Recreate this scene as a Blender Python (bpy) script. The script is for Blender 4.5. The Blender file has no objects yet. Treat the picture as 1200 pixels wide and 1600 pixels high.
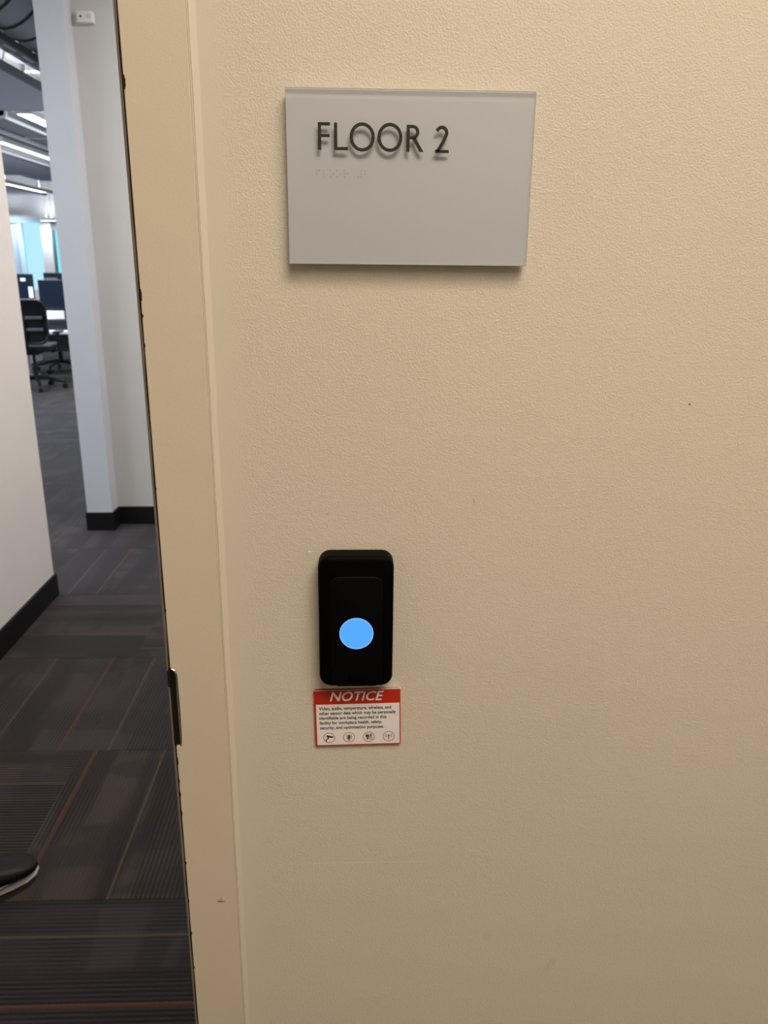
import bpy, bmesh, math, random
from mathutils import Vector, Matrix
random.seed(7)
C = bpy.context.scene.collection
sc = bpy.context.scene

# ---------------------------------------------------------------- camera
CAM_H = 1.453
cd = bpy.data.cameras.new('camera'); cam = bpy.data.objects.new('camera', cd); C.objects.link(cam)
Rx = Vector((0.9994, -0.0012, 0.0359)).normalized()      # image right, down and forward axes of the lens, per world axis
Ry = Vector((-0.0346, -0.2998, 0.9534)).normalized()
Rz = Vector((0.0097, -0.9540, -0.2997)).normalized()
M = Matrix(((Rx[0], -Rx[1], -Rx[2]), (Ry[0], -Ry[1], -Ry[2]), (Rz[0], -Rz[1], -Rz[2])))
cam.matrix_world = Matrix.Translation((0, 0, CAM_H)) @ M.to_quaternion().to_matrix().to_4x4()
cd.sensor_fit = 'VERTICAL'; cd.sensor_height = 36.0; cd.sensor_width = 27.0
cd.lens = 36.0 * 1240 / 1600
cd.clip_start = 0.02
cd.dof.use_dof = True; cd.dof.focus_distance = 0.70; cd.dof.aperture_fstop = 14.0
sc.camera = cam

# ---------------------------------------------------------------- world, exposure
w = bpy.data.worlds.new('world'); sc.world = w; w.use_nodes = True
bg = w.node_tree.nodes['Background']
bg.inputs[0].default_value = (0.50, 0.80, 1.0, 1); bg.inputs[1].default_value = 1.15
sc.view_settings.view_transform = 'Standard'; sc.view_settings.look = 'None'
sc.view_settings.gamma = 1.0; sc.view_settings.use_curve_mapping = False
sc.view_settings.exposure = 0.0
LIGHT_VESTIBULE = 28.5
LIGHT_CORRIDOR = 49.0
LIGHT_OFFICE = 68.0

# ---------------------------------------------------------------- helpers
def mat(name, col, rough=0.6, metal=0.0, spec=0.5, emit=None, estr=1.0):
    m = bpy.data.materials.new(name); m.use_nodes = True
    b = m.node_tree.nodes['Principled BSDF']
    b.inputs['Base Color'].default_value = (*col, 1); b.inputs['Roughness'].default_value = rough
    b.inputs['Metallic'].default_value = metal; b.inputs['Specular IOR Level'].default_value = spec
    if emit:
        b.inputs['Emission Color'].default_value = (*emit, 1); b.inputs['Emission Strength'].default_value = estr
    return m

class G:
    """small node-graph helper"""
    def __init__(s, m): s.t = m.node_tree; s.n = s.t.nodes; s.l = s.t.links; s.b = s.n.get('Principled BSDF')
    def put(s, sock, v):
        if isinstance(v, bpy.types.NodeSocket): s.l.new(v, sock)
        elif isinstance(v, (tuple, list)) and sock.type == 'RGBA' and len(v) == 3: sock.default_value = (*v, 1)
        else: sock.default_value = v
    def math(s, op, a, b=None, c=None, clamp=False):
        n = s.n.new('ShaderNodeMath'); n.operation = op; n.use_clamp = clamp
        for i, v in enumerate((a, b, c)):
            if v is not None: s.put(n.inputs[i], v)
        return n.outputs[0]
    def mix(s, f, a, b):
        n = s.n.new('ShaderNodeMix'); n.data_type = 'RGBA'
        s.put(n.inputs[0], f); s.put(n.inputs[6], a); s.put(n.inputs[7], b)
        return n.outputs[2]
    def noise(s, vec, scale, detail=2.0, rough=0.5):
        n = s.n.new('ShaderNodeTexNoise'); s.put(n.inputs['Vector'], vec)
        n.inputs['Scale'].default_value = scale; n.inputs['Detail'].default_value = detail; n.inputs['Roughness'].default_value = rough
        return n.outputs[0]
    def ramp(s, f, a, b, v0=0.0, v1=1.0):
        n = s.n.new('ShaderNodeMapRange'); n.interpolation_type = 'SMOOTHSTEP'
        s.put(n.inputs[0], f); n.inputs[1].default_value = a; n.inputs[2].default_value = b
        n.inputs[3].default_value = v0; n.inputs[4].default_value = v1
        return n.outputs[0]
    def bump(s, h, dist, strength=1.0, normal=None):
        n = s.n.new('ShaderNodeBump'); n.inputs['Distance'].default_value = dist; n.inputs['Strength'].default_value = strength
        s.put(n.inputs['Height'], h)
        if normal: s.put(n.inputs['Normal'], normal)
        return n.outputs[0]
    def coord(s, which='Object'):
        return s.n.new('ShaderNodeTexCoord').outputs[which]
    def pos(s):
        return s.n.new('ShaderNodeNewGeometry').outputs['Position']
    def sep(s, v):
        n = s.n.new('ShaderNodeSeparateXYZ'); s.put(n.inputs[0], v); return n.outputs
    def comb(s, x, y, z):
        n = s.n.new('ShaderNodeCombineXYZ'); s.put(n.inputs[0], x); s.put(n.inputs[1], y); s.put(n.inputs[2], z); return n.outputs[0]

def obj(name, bm, m, parent=None, smooth=False):
    me = bpy.data.meshes.new(name)
    bmesh.ops.recalc_face_normals(bm, faces=bm.faces)
    bm.to_mesh(me); bm.free()
    for x in (m if isinstance(m, (list, tuple)) else [m]): me.materials.append(x)
    if smooth:
        for p in me.polygons: p.use_smooth = True
        try: me.set_sharp_from_angle(angle=math.radians(40))
        except Exception: pass
    o = bpy.data.objects.new(name, me); C.objects.link(o)
    if parent: o.parent = parent
    return o

def tag(o, label, cat, group=None):
    o['label'] = label; o['category'] = cat
    if group: o['group'] = group
    return o

def thing(name, label, cat, loc=(0, 0, 0), rz=0.0, group=None):
    o = bpy.data.objects.new(name, None); C.objects.link(o); o.empty_display_size = 0.05
    o.location = loc; o.rotation_euler = (0, 0, rz)
    return tag(o, label, cat, group)

def struct(name, bm, m, parent=None):
    o = obj(name, bm, m, parent)
    if parent is None: o['kind'] = 'structure'
    return o

def bx(bm, x0, x1, y0, y1, z0, z1, mi=0, bev=0.0):
    r = bmesh.ops.create_cube(bm, size=1.0)
    vs = r['verts']
    for v in vs:
        v.co = Vector(((x0 + x1) / 2 + v.co.x * (x1 - x0), (y0 + y1) / 2 + v.co.y * (y1 - y0), (z0 + z1) / 2 + v.co.z * (z1 - z0)))
    fs = {f for v in vs for f in v.link_faces}
    for f in fs: f.material_index = mi
    if bev > 0:
        es = list({e for v in vs for e in v.link_edges})
        bmesh.ops.bevel(bm, geom=es, offset=bev, segments=2, profile=0.5, affect='EDGES')
    return bm

def box(x0, x1, y0, y1, z0, z1, bev=0.0):
    bm = bmesh.new(); return bx(bm, x0, x1, y0, y1, z0, z1, 0, bev)

def prism(pts, y0, y1, bm=None, hole=None, mi=0):
    """outline in the x-z plane, extruded from y0 to y1; an optional hole with as many points as the outline"""
    bm = bm or bmesh.new()
    n = len(pts)
    a = [bm.verts.new((x, y0, z)) for x, z in pts]; b = [bm.verts.new((x, y1, z)) for x, z in pts]
    fs = []
    for i in range(n): fs.append(bm.faces.new((a[i], a[(i + 1) % n], b[(i + 1) % n], b[i])))
    if hole:
        c = [bm.verts.new((x, y0, z)) for x, z in hole]; d = [bm.verts.new((x, y1, z)) for x, z in hole]
        for i in range(n):
            j = (i + 1) % n
            fs.append(bm.faces.new((c[i], d[i], d[j], c[j])))
            fs.append(bm.faces.new((a[i], c[i], c[j], a[j]))); fs.append(bm.faces.new((b[i], b[j], d[j], d[i])))
    else:
        fa = bm.faces.new(a[::-1]); fb = bm.faces.new(b); fs += [fa, fb]
    for f in fs: f.material_index = mi
    return bm

def rrect(cx, cz, w_, h_, r, n=8):
    pts = []
    for k, (sx, sz) in enumerate(((1, 1), (-1, 1), (-1, -1), (1, -1))):
        for i in range(n + 1):
            a = math.pi / 2 * (k + i / n)
            pts.append((cx + sx * (w_ / 2 - r) + r * math.cos(a), cz + sz * (h_ / 2 - r) + r * math.sin(a)))
    return pts

def circ(cx, cz, r, n=48, rz=None):
    return [(cx + r * math.cos(2 * math.pi * i / n), cz + (rz or r) * math.sin(2 * math.pi * i / n)) for i in range(n)]

def soft_prism(pts_fn, y_front, y_back, bev, steps=4):
    """a plate whose front rim is rounded: pts_fn(inset) gives the outline"""
    bm = bmesh.new(); rings = []
    prof = [(0.0, y_back)] + [(bev * (1 - math.cos(math.pi / 2 * i / steps)), y_front + bev * (1 - math.sin(math.pi / 2 * i / steps))) for i in range(steps + 1)]
    for ins, y in prof: rings.append([bm.verts.new((x, y, z)) for x, z in pts_fn(ins)])
    n = len(rings[0])
    for a, b in zip(rings, rings[1:]):
        for i in range(n): bm.faces.new((a[i], a[(i + 1) % n], b[(i + 1) % n], b[i]))
    bm.faces.new(rings[-1]); bm.faces.new(rings[0][::-1])
    return bm

def tube(path, r, n=10, closed=False, bm=None, caps=True):
    bm = bm or bmesh.new()
    P = [Vector(p) for p in path]; N = len(P); rings = []
    up = Vector((0.13, 0.31, 0.94)).normalized()
    for i, p in enumerate(P):
        if closed: t = P[(i + 1) % N] - P[i - 1]
        else: t = P[min(i + 1, N - 1)] - P[max(i - 1, 0)]
        t.normalize()
        u = t.cross(up)
        if u.length < 0.1: u = t.cross(Vector((1, 0, 0)))
        u.normalize(); v = t.cross(u)
        ri = r[i] if isinstance(r, (list, tuple)) else r
        rings.append([bm.verts.new(p + ri * (u * math.cos(2 * math.pi * k / n) + v * math.sin(2 * math.pi * k / n))) for k in range(n)])
    for i in range(N if closed else N - 1):
        a, b = rings[i], rings[(i + 1) % N]
        for k in range(n): bm.faces.new((a[k], a[(k + 1) % n], b[(k + 1) % n], b[k]))
    if caps and not closed:
        bm.faces.new(rings[0][::-1]); bm.faces.new(rings[-1])
    return bm

def copy_tree(o, parent=None):
    c = o.copy(); C.objects.link(c)
    if parent: c.parent = parent
    for ch in [k for k in o.children]: copy_tree(ch, c)
    return c

# ---------------------------------------------------------------- materials
CREAM = (0.730, 0.692, 0.606)
def paint_mat(name, col, peel, dist, marks=(), rough=0.55, fade_x=None):
    m = mat(name, col, rough, spec=0.35); g = G(m); p = g.pos()
    n1 = g.noise(p, 640.0, 2.0, 0.55); n2 = g.noise(p, 270.0, 1.0)
    h = g.math('ADD', g.math('MULTIPLY', g.ramp(n1, 0.38, 0.66), 0.7), g.math('MULTIPLY', n2, 0.8))
    big = g.noise(p, 5.0, 2.0)
    if fade_x is not None:
        x = g.sep(p)[0]; h = g.math('MULTIPLY', h, g.ramp(x, fade_x[0], fade_x[1], 0.12, 1.0))
    g.put(g.b.inputs['Normal'], g.bump(h, dist, peel))
    c = g.mix(g.ramp(big, 0.35, 0.7, 0.0, 0.5), col, tuple(k * 0.955 for k in col))
    for (mx, mz, rx, rz, ang, mc, st) in marks:                   # scuffs and specks that belong to the paint
        xs = g.sep(p)
        dx = g.math('SUBTRACT', xs[0], mx); dz = g.math('SUBTRACT', xs[2], mz)
        ca, sa = math.cos(ang), math.sin(ang)
        u = g.math('DIVIDE', g.math('ADD', g.math('MULTIPLY', dx, ca), g.math('MULTIPLY', dz, sa)), rx)
        v = g.math('DIVIDE', g.math('SUBTRACT', g.math('MULTIPLY', dz, ca), g.math('MULTIPLY', dx, sa)), rz)
        d = g.math('ADD', g.math('MULTIPLY', u, u), g.math('MULTIPLY', v, v))
        d = g.math('ADD', d, g.math('MULTIPLY', g.math('SUBTRACT', g.noise(p, 900.0, 1.0), 0.5), 1.6))
        c = g.mix(g.ramp(d, 0.5, 1.1, st, 0.0), c, mc)
    g.put(g.b.inputs['Base Color'], c)
    return m
MARKS = [(0.3030, 1.3330, .0013, .0010, 0, (.16, .05, .04), .9), (0.1105, 1.2410, .0006, .0036, .2, (.36, .30, .22), .8),
         (-0.0265, 1.2290, .0005, .0016, -.4, (.3, .25, .18), .9), (-0.0430, 1.1920, .0022, .0012, .1, (.98, .95, .9), .9),
         (-0.0800, 0.9330, .0032, .0006, -.2, (.45, .38, .28), .6), (0.0150, 0.8335, .1050, .0005, .0, (.90, .83, .70), .55),
         (0.2230, 0.6870, .0050, .0120, -.5, (.62, .55, .44), .35), (0.1480, 0.7300, .0060, .0090, -.4, (.62, .55, .44), .30)]
M_wall = paint_mat('cream_wall_paint', CREAM, 0.36, 0.0008, MARKS, fade_x=(-0.118, -0.085))
M_frame = paint_mat('cream_frame_paint', (0.715, 0.655, 0.545), 0.10, 0.0006, [(-0.1465, 0.7905, .0046, .0014, .0, (.22, .17, .12), .9), (-0.1462, 0.7935, .0028, .0008, .3, (.35, .28, .2), .8)], rough=0.42)
M_caulk = mat('cream_caulk', (0.75, 0.715, 0.62), 0.38)
M_white_wall = paint_mat('white_wall_paint', (0.74, 0.71, 0.69), 0.12, 0.0008)
M_grey_wall = paint_mat('grey_white_wall_paint', (0.62, 0.615, 0.60), 0.12, 0.0008)
M_col_wall = paint_mat('pale_blue_grey_wall_paint', (0.60, 0.625, 0.68), 0.12, 0.0008)
M_base = mat('black_rubber_base', (0.0065, 0.0065, 0.0075), 0.5, spec=0.25)
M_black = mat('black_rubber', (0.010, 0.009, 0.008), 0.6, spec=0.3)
M_taupe = mat('taupe_strip', (0.42, 0.37, 0.33), 0.6, spec=0.3)
M_steel = mat('brushed_steel', (0.62, 0.60, 0.56), 0.32, 1.0)
M_darksteel = mat('dark_steel', (0.02, 0.017, 0.014), 0.5, 0.6)
M_reader = mat('matt_black_plastic', (0.0010, 0.0010, 0.0011), 0.55, spec=0.06)
M_panel = mat('satin_black_plastic', (0.0018, 0.0018, 0.0021), 0.45, spec=0.10)
M_rim = mat('worn_black_rim', (0.006, 0.006, 0.006), 0.4, spec=0.2)
M_logo = mat('faint_grey_print', (0.0002, 0.0002, 0.0002), 0.7, spec=0.05)
M_blue = mat('lit_blue_lens', (0.02, 0.05, 0.1), 0.5, emit=(0.075, 0.385, 1.0), estr=1.0)
M_blue2 = mat('lit_pale_blue_edge', (0.02, 0.05, 0.1), 0.5, emit=(0.22, 0.52, 1.0), estr=1.0)
M_ink = mat('dark_grey_letters', (0.028, 0.027, 0.024), 0.5, spec=0.3)
M_red = mat('red_sign_print', (0.52, 0.030, 0.012), 0.4)
M_paper = mat('white_sign_print', (0.93, 0.92, 0.96), 0.4)
M_print = mat('dark_slate_print', (0.022, 0.022, 0.032), 0.5)
M_print2 = mat('teal_slate_print', (0.03, 0.055, 0.08), 0.5)
M_pinkwhite = mat('pale_title_print', (0.93, 0.88, 0.90), 0.4)
M_gap = mat('dull_foam_tape', (0.35, 0.32, 0.27), 0.8)
M_backing = mat('frosted_grey_backing', (0.71, 0.775, 0.86), 0.5, spec=0.3)
M_edge = mat('frosted_acrylic_edge', (0.58, 0.58, 0.60), 0.4)
M_edge.node_tree.nodes['Principled BSDF'].inputs['Alpha'].default_value = 0.55
def clear_mat(name, tint, ior=1.3, rough=0.06):
    m = bpy.data.materials.new(name); m.use_nodes = True; t = m.node_tree; t.nodes.clear()
    o = t.nodes.new('ShaderNodeOutputMaterial'); mx = t.nodes.new('ShaderNodeMixShader')
    tr = t.nodes.new('ShaderNodeBsdfTransparent'); gl = t.nodes.new('ShaderNodeBsdfGlossy'); fr = t.nodes.new('ShaderNodeFresnel')
    tr.inputs[0].default_value = (*tint, 1); gl.inputs['Roughness'].default_value = rough; fr.inputs[0].default_value = ior
    t.links.new(fr.outputs[0], mx.inputs[0]); t.links.new(tr.outputs[0], mx.inputs[1]); t.links.new(gl.outputs[0], mx.inputs[2]); t.links.new(mx.outputs[0], o.inputs[0])
    return m
M_clear = clear_mat('clear_acrylic', (0.995, 0.995, 0.995), 1.25, 0.3)
M_bead = clear_mat('clear_bead', (0.94, 0.935, 0.93), 1.15, 0.3)
M_glass = clear_mat('window_glass', (0.93, 0.98, 1.0), 1.3)
M_glass_green = clear_mat('green_tinted_glass', (0.70, 1.0, 0.95), 1.3)
M_chair = mat('black_chair_plastic', (0.008, 0.008, 0.010), 0.45)
M_mesh = mat('charcoal_mesh_fabric', (0.014, 0.014, 0.018), 0.85)
M_lumbar = mat('grey_lumbar_plastic', (0.10, 0.10, 0.11), 0.6)
M_desk = mat('white_laminate', (0.86, 0.85, 0.88), 0.4)
M_whitemetal = mat('white_painted_metal', (0.78, 0.78, 0.80), 0.5)
M_screen = mat('navy_dark_screen', (0.004, 0.012, 0.026), 0.3, spec=0.4)
M_bezel = mat('black_bezel', (0.008, 0.010, 0.013), 0.45)
M_patch = mat('patch_white', (0.85, 0.85, 0.88), 0.7)
M_duct = mat('galvanised_duct', (0.34, 0.40, 0.43), 0.5, 0.2)
M_ductdark = mat('dark_duct_seam', (0.05, 0.055, 0.065), 0.5, 0.3)
M_darkgrey = mat('dark_grey_metal', (0.10, 0.11, 0.13), 0.5)
M_cloud = mat('blue_grey_acoustic_felt', (0.70, 0.75, 0.86), 0.9)
M_cloud_edge = mat('grey_cloud_edge', (0.32, 0.32, 0.34), 0.8)
M_deck = mat('white_deck', (0.80, 0.78, 0.77), 0.7)
M_led = mat('led_diffuser', (0.8, 0.8, 0.8), 0.5, emit=(0.95, 0.98, 1.0), estr=5.0)
M_warmled = mat('warm_led_diffuser', (0.8, 0.8, 0.8), 0.5, emit=(1.0, 0.80, 0.58), estr=4.0)
M_bluefelt = mat('pale_blue_panel', (0.45, 0.70, 0.86), 0.8)
M_shade = mat('grey_blue_roller_shade', (0.55, 0.66, 0.80), 0.8)
M_shoe = mat('black_shoe_upper', (0.0025, 0.0023, 0.0025), 0.5, spec=0.2)
M_sole = mat('pale_grey_sole', (0.36, 0.33, 0.34), 0.6)
M_sole_dark = mat('black_outsole', (0.008, 0.008, 0.009), 0.6)
M_fixture = mat('white_plastic', (0.80, 0.79, 0.77), 0.45)

def carpet_mat():
    m = mat('striped_carpet', (0.05, 0.045, 0.045), 0.95, spec=0.12); g = G(m)
    p = g.coord('Object'); xyz = g.sep(p)
    oi = g.n.new('ShaderNodeObjectInfo')
    cs = g.n.new('ShaderNodeSeparateColor'); g.l.new(oi.outputs['Color'], cs.inputs[0])
    seed = g.math('MULTIPLY', oi.outputs['Random'], 37.0)
    u = g.math('ADD', xyz[0], 0.305)
    n_u = g.noise(g.comb(g.math('MULTIPLY', xyz[0], 9.0), g.math('MULTIPLY', xyz[1], 1.1), seed), 1.0, 2.0)
    n_v = g.noise(g.comb(g.math('MULTIPLY', xyz[0], 2.0), g.math('MULTIPLY', xyz[1], 8.0), seed), 1.0, 1.0)
    warm = g.ramp(g.math('FRACT', g.math('MULTIPLY', oi.outputs['Random'], 91.7)), 0.25, 0.75)
    lo_c = g.mix(warm, (0.0125, 0.0110, 0.0135), (0.0165, 0.0135, 0.0115)); hi_c = g.mix(warm, (0.038, 0.034, 0.037), (0.053, 0.044, 0.034))
    base = g.mix(g.ramp(n_u, 0.42, 0.56), lo_c, hi_c)
    base = g.mix(g.ramp(n_v, 0.50, 0.56, 0.0, 0.55), base, (0.0125, 0.0112, 0.0132))
    rib = g.math('SINE', g.math('MULTIPLY', xyz[0], 2 * math.pi / 0.0115))
    rib01 = g.math('MULTIPLY_ADD', rib, 0.5, 0.5)
    d = g.math('SUBTRACT', u, cs.outputs[2])
    zone = g.math('MULTIPLY', g.math('GREATER_THAN', d, 0.0), g.math('LESS_THAN', d, 0.26))
    n_f = g.ramp(g.noise(g.comb(g.math('MULTIPLY', xyz[0], 5.0), g.math('MULTIPLY', xyz[1], 3.0), g.math('ADD', seed, 9.0)), 1.0, 1.0), 0.45, 0.6)
    amt = g.math('ADD', g.math('MULTIPLY', zone, 0.70), g.math('MULTIPLY', g.math('SUBTRACT', 1.0, zone), g.math('MULTIPLY_ADD', n_f, 0.62, 0.10)))
    base = g.mix(g.math('MULTIPLY', zone, 0.35), base, (0.025, 0.025, 0.027))
    groove = g.math('MULTIPLY', g.ramp(rib01, 0.30, 0.70), amt)
    base = g.mix(groove, base, (0.006, 0.005, 0.006))
    def line(pos, wd, col, b, st):
        dd = g.math('ABSOLUTE', g.math('SUBTRACT', u, pos))
        dd = g.math('ADD', dd, g.math('MULTIPLY', g.math('SUBTRACT', g.noise(p, 260.0, 1.0), 0.5), wd * 0.9))
        return g.mix(g.ramp(dd, wd * 0.6, wd * 1.1, st, 0.0), b, col)
    base = line(cs.outputs[0], 0.0065, (0.092, 0.034, 0.017), base, 0.85)
    base = line(cs.outputs[1], 0.0040, (0.090, 0.070, 0.036), base, 0.80)
    pile = g.noise(p, 420.0, 2.0, 0.7)
    base = g.mix(g.ramp(pile, 0.35, 0.75, 0.40, 0.0), base, (0.006, 0.005, 0.006))
    g.put(g.b.inputs['Base Color'], base)
    h = g.math('ADD', g.math('MULTIPLY', g.math('SUBTRACT', 1.0, rib01), g.math('MULTIPLY_ADD', amt, 0.8, 0.2)), g.math('MULTIPLY', pile, 0.9))
    g.put(g.b.inputs['Normal'], g.bump(h, 0.0025, 0.6))
    g.b.inputs['Sheen Weight'].default_value = 0.19
    g.b.inputs['Sheen Tint'].default_value = (1.0, 0.92, 0.98, 1)
    g.b.inputs['Sheen Roughness'].default_value = 0.5
    return m
M_carpet = carpet_mat()
M_carpet_base = mat('dark_carpet_base', (0.05, 0.046, 0.05), 0.95, spec=0.1)

# ---------------------------------------------------------------- large structure
T_UNIT = 0.61
floor = struct('floor', box(-9.6, 2.5, -2.4, 20.3, -0.12, -0.006), M_carpet_base)
WALL_Y = 0.706                      # painted face of the near wall
# near wall: right of the frame, above the door, left of the door
FR_X1, FR_X0 = -0.181, -0.1295      # right jamb face: opening edge, wall side
DOOR_W, DOOR_H = 0.914, 2.134
L_X1 = FR_X1 - DOOR_W               # left edge of the opening
struct('wall_front', box(FR_X0 - 0.006, 2.5, WALL_Y, 0.845, -0.006, 2.75), M_wall)
struct('wall_front_over_door', box(L_X1 - 0.0515 + 0.006, FR_X0 - 0.006, WALL_Y, 0.845, DOOR_H + 0.045, 2.75), M_wall)
struct('wall_front_beyond_door', box(-1.9, L_X1 - 0.0515 + 0.006, WALL_Y, 0.845, -0.006, 2.75), M_wall)
struct('wall_vestibule_back', box(-2.0, 2.5, -2.4, -2.3, -0.006, 2.75), M_wall)
struct('wall_vestibule_left', box(-2.0, -1.9, -2.3, 0.845, -0.006, 2.75), M_wall)
struct('wall_vestibule_right', box(2.4, 2.5, -2.3, WALL_Y, -0.006, 2.75), M_wall)
struct('ceiling_vestibule', box(-2.0, 2.5, -2.4, 0.845, 2.75, 2.85), mat('white_ceiling', (0.8, 0.78, 0.74), 0.8))
# corridor past the door
PX0, PX1 = -1.50, -1.3564           # the partition between corridor and office
struct('wall_left', box(PX0, PX1, 0.845, 3.3700, -0.006, 4.0), M_white_wall)
struct('wall_column', box(PX0, -1.362, 4.291, 4.406, -0.006, 4.0), M_col_wall)
struct('wall_recess', box(-1.362, 1.0, 4.406, 4.55, -0.006, 4.0), M_grey_wall)
struct('wall_partition', box(PX0, -1.362, 4.406, 20.0, -0.006, 4.0), M_grey_wall)
struct('wall_corridor_right', box(0.9, 1.0, 0.845, 4.406, -0.006, 4.0), M_grey_wall)
struct('ceiling_corridor', box(PX1, 0.9, 0.845, 4.406, 3.0, 3.1), M_deck)
# office shell
struct('wall_office_left', box(-9.6, -9.5, 0.7, 20.3, -0.006, 4.0), M_white_wall)
struct('wall_office_near', box(-9.5, PX0, 0.745, 0.845, -0.006, 4.0), M_white_wall)
ceil = bmesh.new(); bx(ceil, -9.6, 1.0, 0.7, 20.3, 4.0, 4.12)
ceiling = struct('ceiling_office', ceil, M_deck)
for i in range(24):                  # ribs of the steel deck
    x = -9.2 + i * 0.32
    obj('deck_rib', box(x, x + 0.10, 4.6, 19.9, 3.95, 4.0), M_deck, ceiling)
# far wall with its windows
FY = 20.0
struct('wall_far', box(-9.5, -1.36, FY, FY + 0.2, 0.0, 0.75), M_white_wall)
struct('wall_far_bulkhead', box(-9.5, -1.36, FY - 0.05, FY + 0.2, 2.34, 4.0), mat('pale_bulkhead', (0.70, 0.72, 0.75), 0.7))
struct('wall_far_left_pier', box(-9.5, -8.9, FY, FY + 0.2, 0.75, 2.34), M_white_wall)
struct('wall_far_pier', box(-7.36, -7.12, FY - 0.05, FY + 0.2, 0.75, 2.34), mat('greige_pier', (0.52, 0.50, 0.51), 0.7))
struct('wall_far_right', box(-6.72, -1.36, FY, FY + 0.2, 0.75, 2.34), M_grey_wall)
w1 = bpy.data.objects.new('window_1', None); C.objects.link(w1); w1['kind'] = 'structure'; w1.location = (-8.1, FY, 0.75)
def wpart(name, b, m, parent, loc):
    o = obj(name, b, m, parent); o.location = -Vector(loc); return o
L1 = (-8.1, FY, 0.75)
wpart('mullion', box(-7.90, -7.81, FY - 0.02, FY + 0.10, 0.75, 2.34), mat('pale_aqua_mullion', (0.62, 0.84, 0.90), 0.5), w1, L1)
wpart('roller_shade', box(-8.9, -7.90, FY + 0.02, FY + 0.03, 0.75, 2.30), M_shade, w1, L1)
wpart('pane', box(-7.81, -7.36, FY + 0.05, FY + 0.06, 0.75, 2.34), M_glass, w1, L1)
wpart('pane', box(-8.9, -7.90, FY + 0.05, FY + 0.06, 0.75, 2.34), M_glass, w1, L1)
wpart('head_rail', box(-8.9, -7.36, FY - 0.04, FY + 0.02, 2.26, 2.34), M_bluefelt, w1, L1)
w2 = bpy.data.objects.new('window_2', None); C.objects.link(w2); w2['kind'] = 'structure'; w2.location = (-6.9, FY, 0.75)
L2 = (-6.9, FY, 0.75)
wpart('pane', box(-7.10, -6.74, FY + 0.05, FY + 0.06, 0.75, 2.34), M_glass_green, w2, L2)
wpart('window_frame', prism([(-7.12, 0.75), (-6.72, 0.75), (-6.72, 2.34), (-7.12, 2.34)], FY, FY + 0.09, hole=[(-7.09, 0.78), (-6.93, 0.78), (-6.93, 2.10), (-7.09, 2.10)]), M_darkgrey, w2, L2)

# baseboards
def bb(name, b): struct(name, b, M_base)
bb('baseboard_left', box(PX1, PX1 + 0.011, 0.845, 3.381, 0.0, 0.105, 0.003))
bb('baseboard_left_end', box(PX0, PX1, 3.370, 3.381, 0.0, 0.105, 0.003))
bb('baseboard_column', box(PX0 - 0.008, -1.351, 4.280, 4.291, 0.0, 0.105, 0.003))
bb('baseboard_column_side', box(-1.362, -1.351, 4.291, 4.406, 0.0, 0.105, 0.003))
bb('baseboard_recess', box(-1.351, 0.9, 4.395, 4.406, 0.0, 0.105, 0.003))

# ---------------------------------------------------------------- door frame (steel, painted with the wall)
d1 = bpy.data.objects.new('door_1', None); C.objects.link(d1); d1['kind'] = 'structure'; d1.location = (0, 0, 0)
SZ0, SZ1 = 0.9845, 1.0735           # notch for the strike plate
pts = [(FR_X0, -0.006), (FR_X0, DOOR_H + 0.0515), (FR_X1, DOOR_H), (FR_X1, SZ1), (FR_X1 + 0.0052, SZ1 - 0.003), (FR_X1 + 0.0052, SZ0 + 0.001), (FR_X1 + 0.0045, SZ0), (FR_X1, SZ0), (FR_X1, -0.006)]
def jamb_bm():
    bm = prism(pts, 0.700, 0.7165)
    return bm
jb = obj('jamb_face', jamb_bm(), M_frame, d1)
bv = jb.modifiers.new('soft_edges', 'BEVEL'); bv.width = 0.0012; bv.segments = 2; bv.limit_method = 'ANGLE'
obj('jamb', box(FR_X1, FR_X0 - 0.006, 0.7165, 0.845, -0.006, DOOR_H), M_frame, d1)
obj('door_stop', box(FR_X1 - 0.0135, FR_X1, 0.751, 0.80, 0.0, DOOR_H), M_frame, d1)
obj('stop_strip', box(FR_X1 - 0.0158, FR_X1, 0.748, 0.7508, 0.0, DOOR_H), M_taupe, d1)  # thin taupe strip over the front of the stop
# thin dark strip behind the edge of the face, slightly wavy where the paint is chipped
def edge_strip():
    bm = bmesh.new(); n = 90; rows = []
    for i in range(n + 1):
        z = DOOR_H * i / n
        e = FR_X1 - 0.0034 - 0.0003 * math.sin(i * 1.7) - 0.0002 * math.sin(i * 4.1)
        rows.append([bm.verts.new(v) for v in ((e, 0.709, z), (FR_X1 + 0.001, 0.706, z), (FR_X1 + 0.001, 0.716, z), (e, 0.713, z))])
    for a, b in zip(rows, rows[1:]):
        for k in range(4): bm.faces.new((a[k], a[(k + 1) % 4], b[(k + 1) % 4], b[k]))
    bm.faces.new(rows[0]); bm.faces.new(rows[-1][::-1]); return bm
obj('edge_strip', edge_strip(), M_black, d1)
hb = bmesh.new(); prism([(FR_X1, DOOR_H), (FR_X0, DOOR_H + 0.0515), (L_X1 - 0.0515, DOOR_H + 0.0515), (L_X1, DOOR_H)], 0.700, 0.7165, hb)
bx(hb, L_X1, FR_X1, 0.7165, 0.845, DOOR_H, DOOR_H + 0.045)
obj('head', hb, M_frame, d1)
lj = prism([(L_X1, -0.006), (L_X1, DOOR_H), (L_X1 - 0.0515, DOOR_H + 0.0515), (L_X1 - 0.0515, -0.006)], 0.700, 0.7165)
bx(lj, L_X1 - 0.0455, L_X1, 0.7165, 0.845, -0.006, DOOR_H)
obj('jamb', lj, M_frame, d1)
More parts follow.
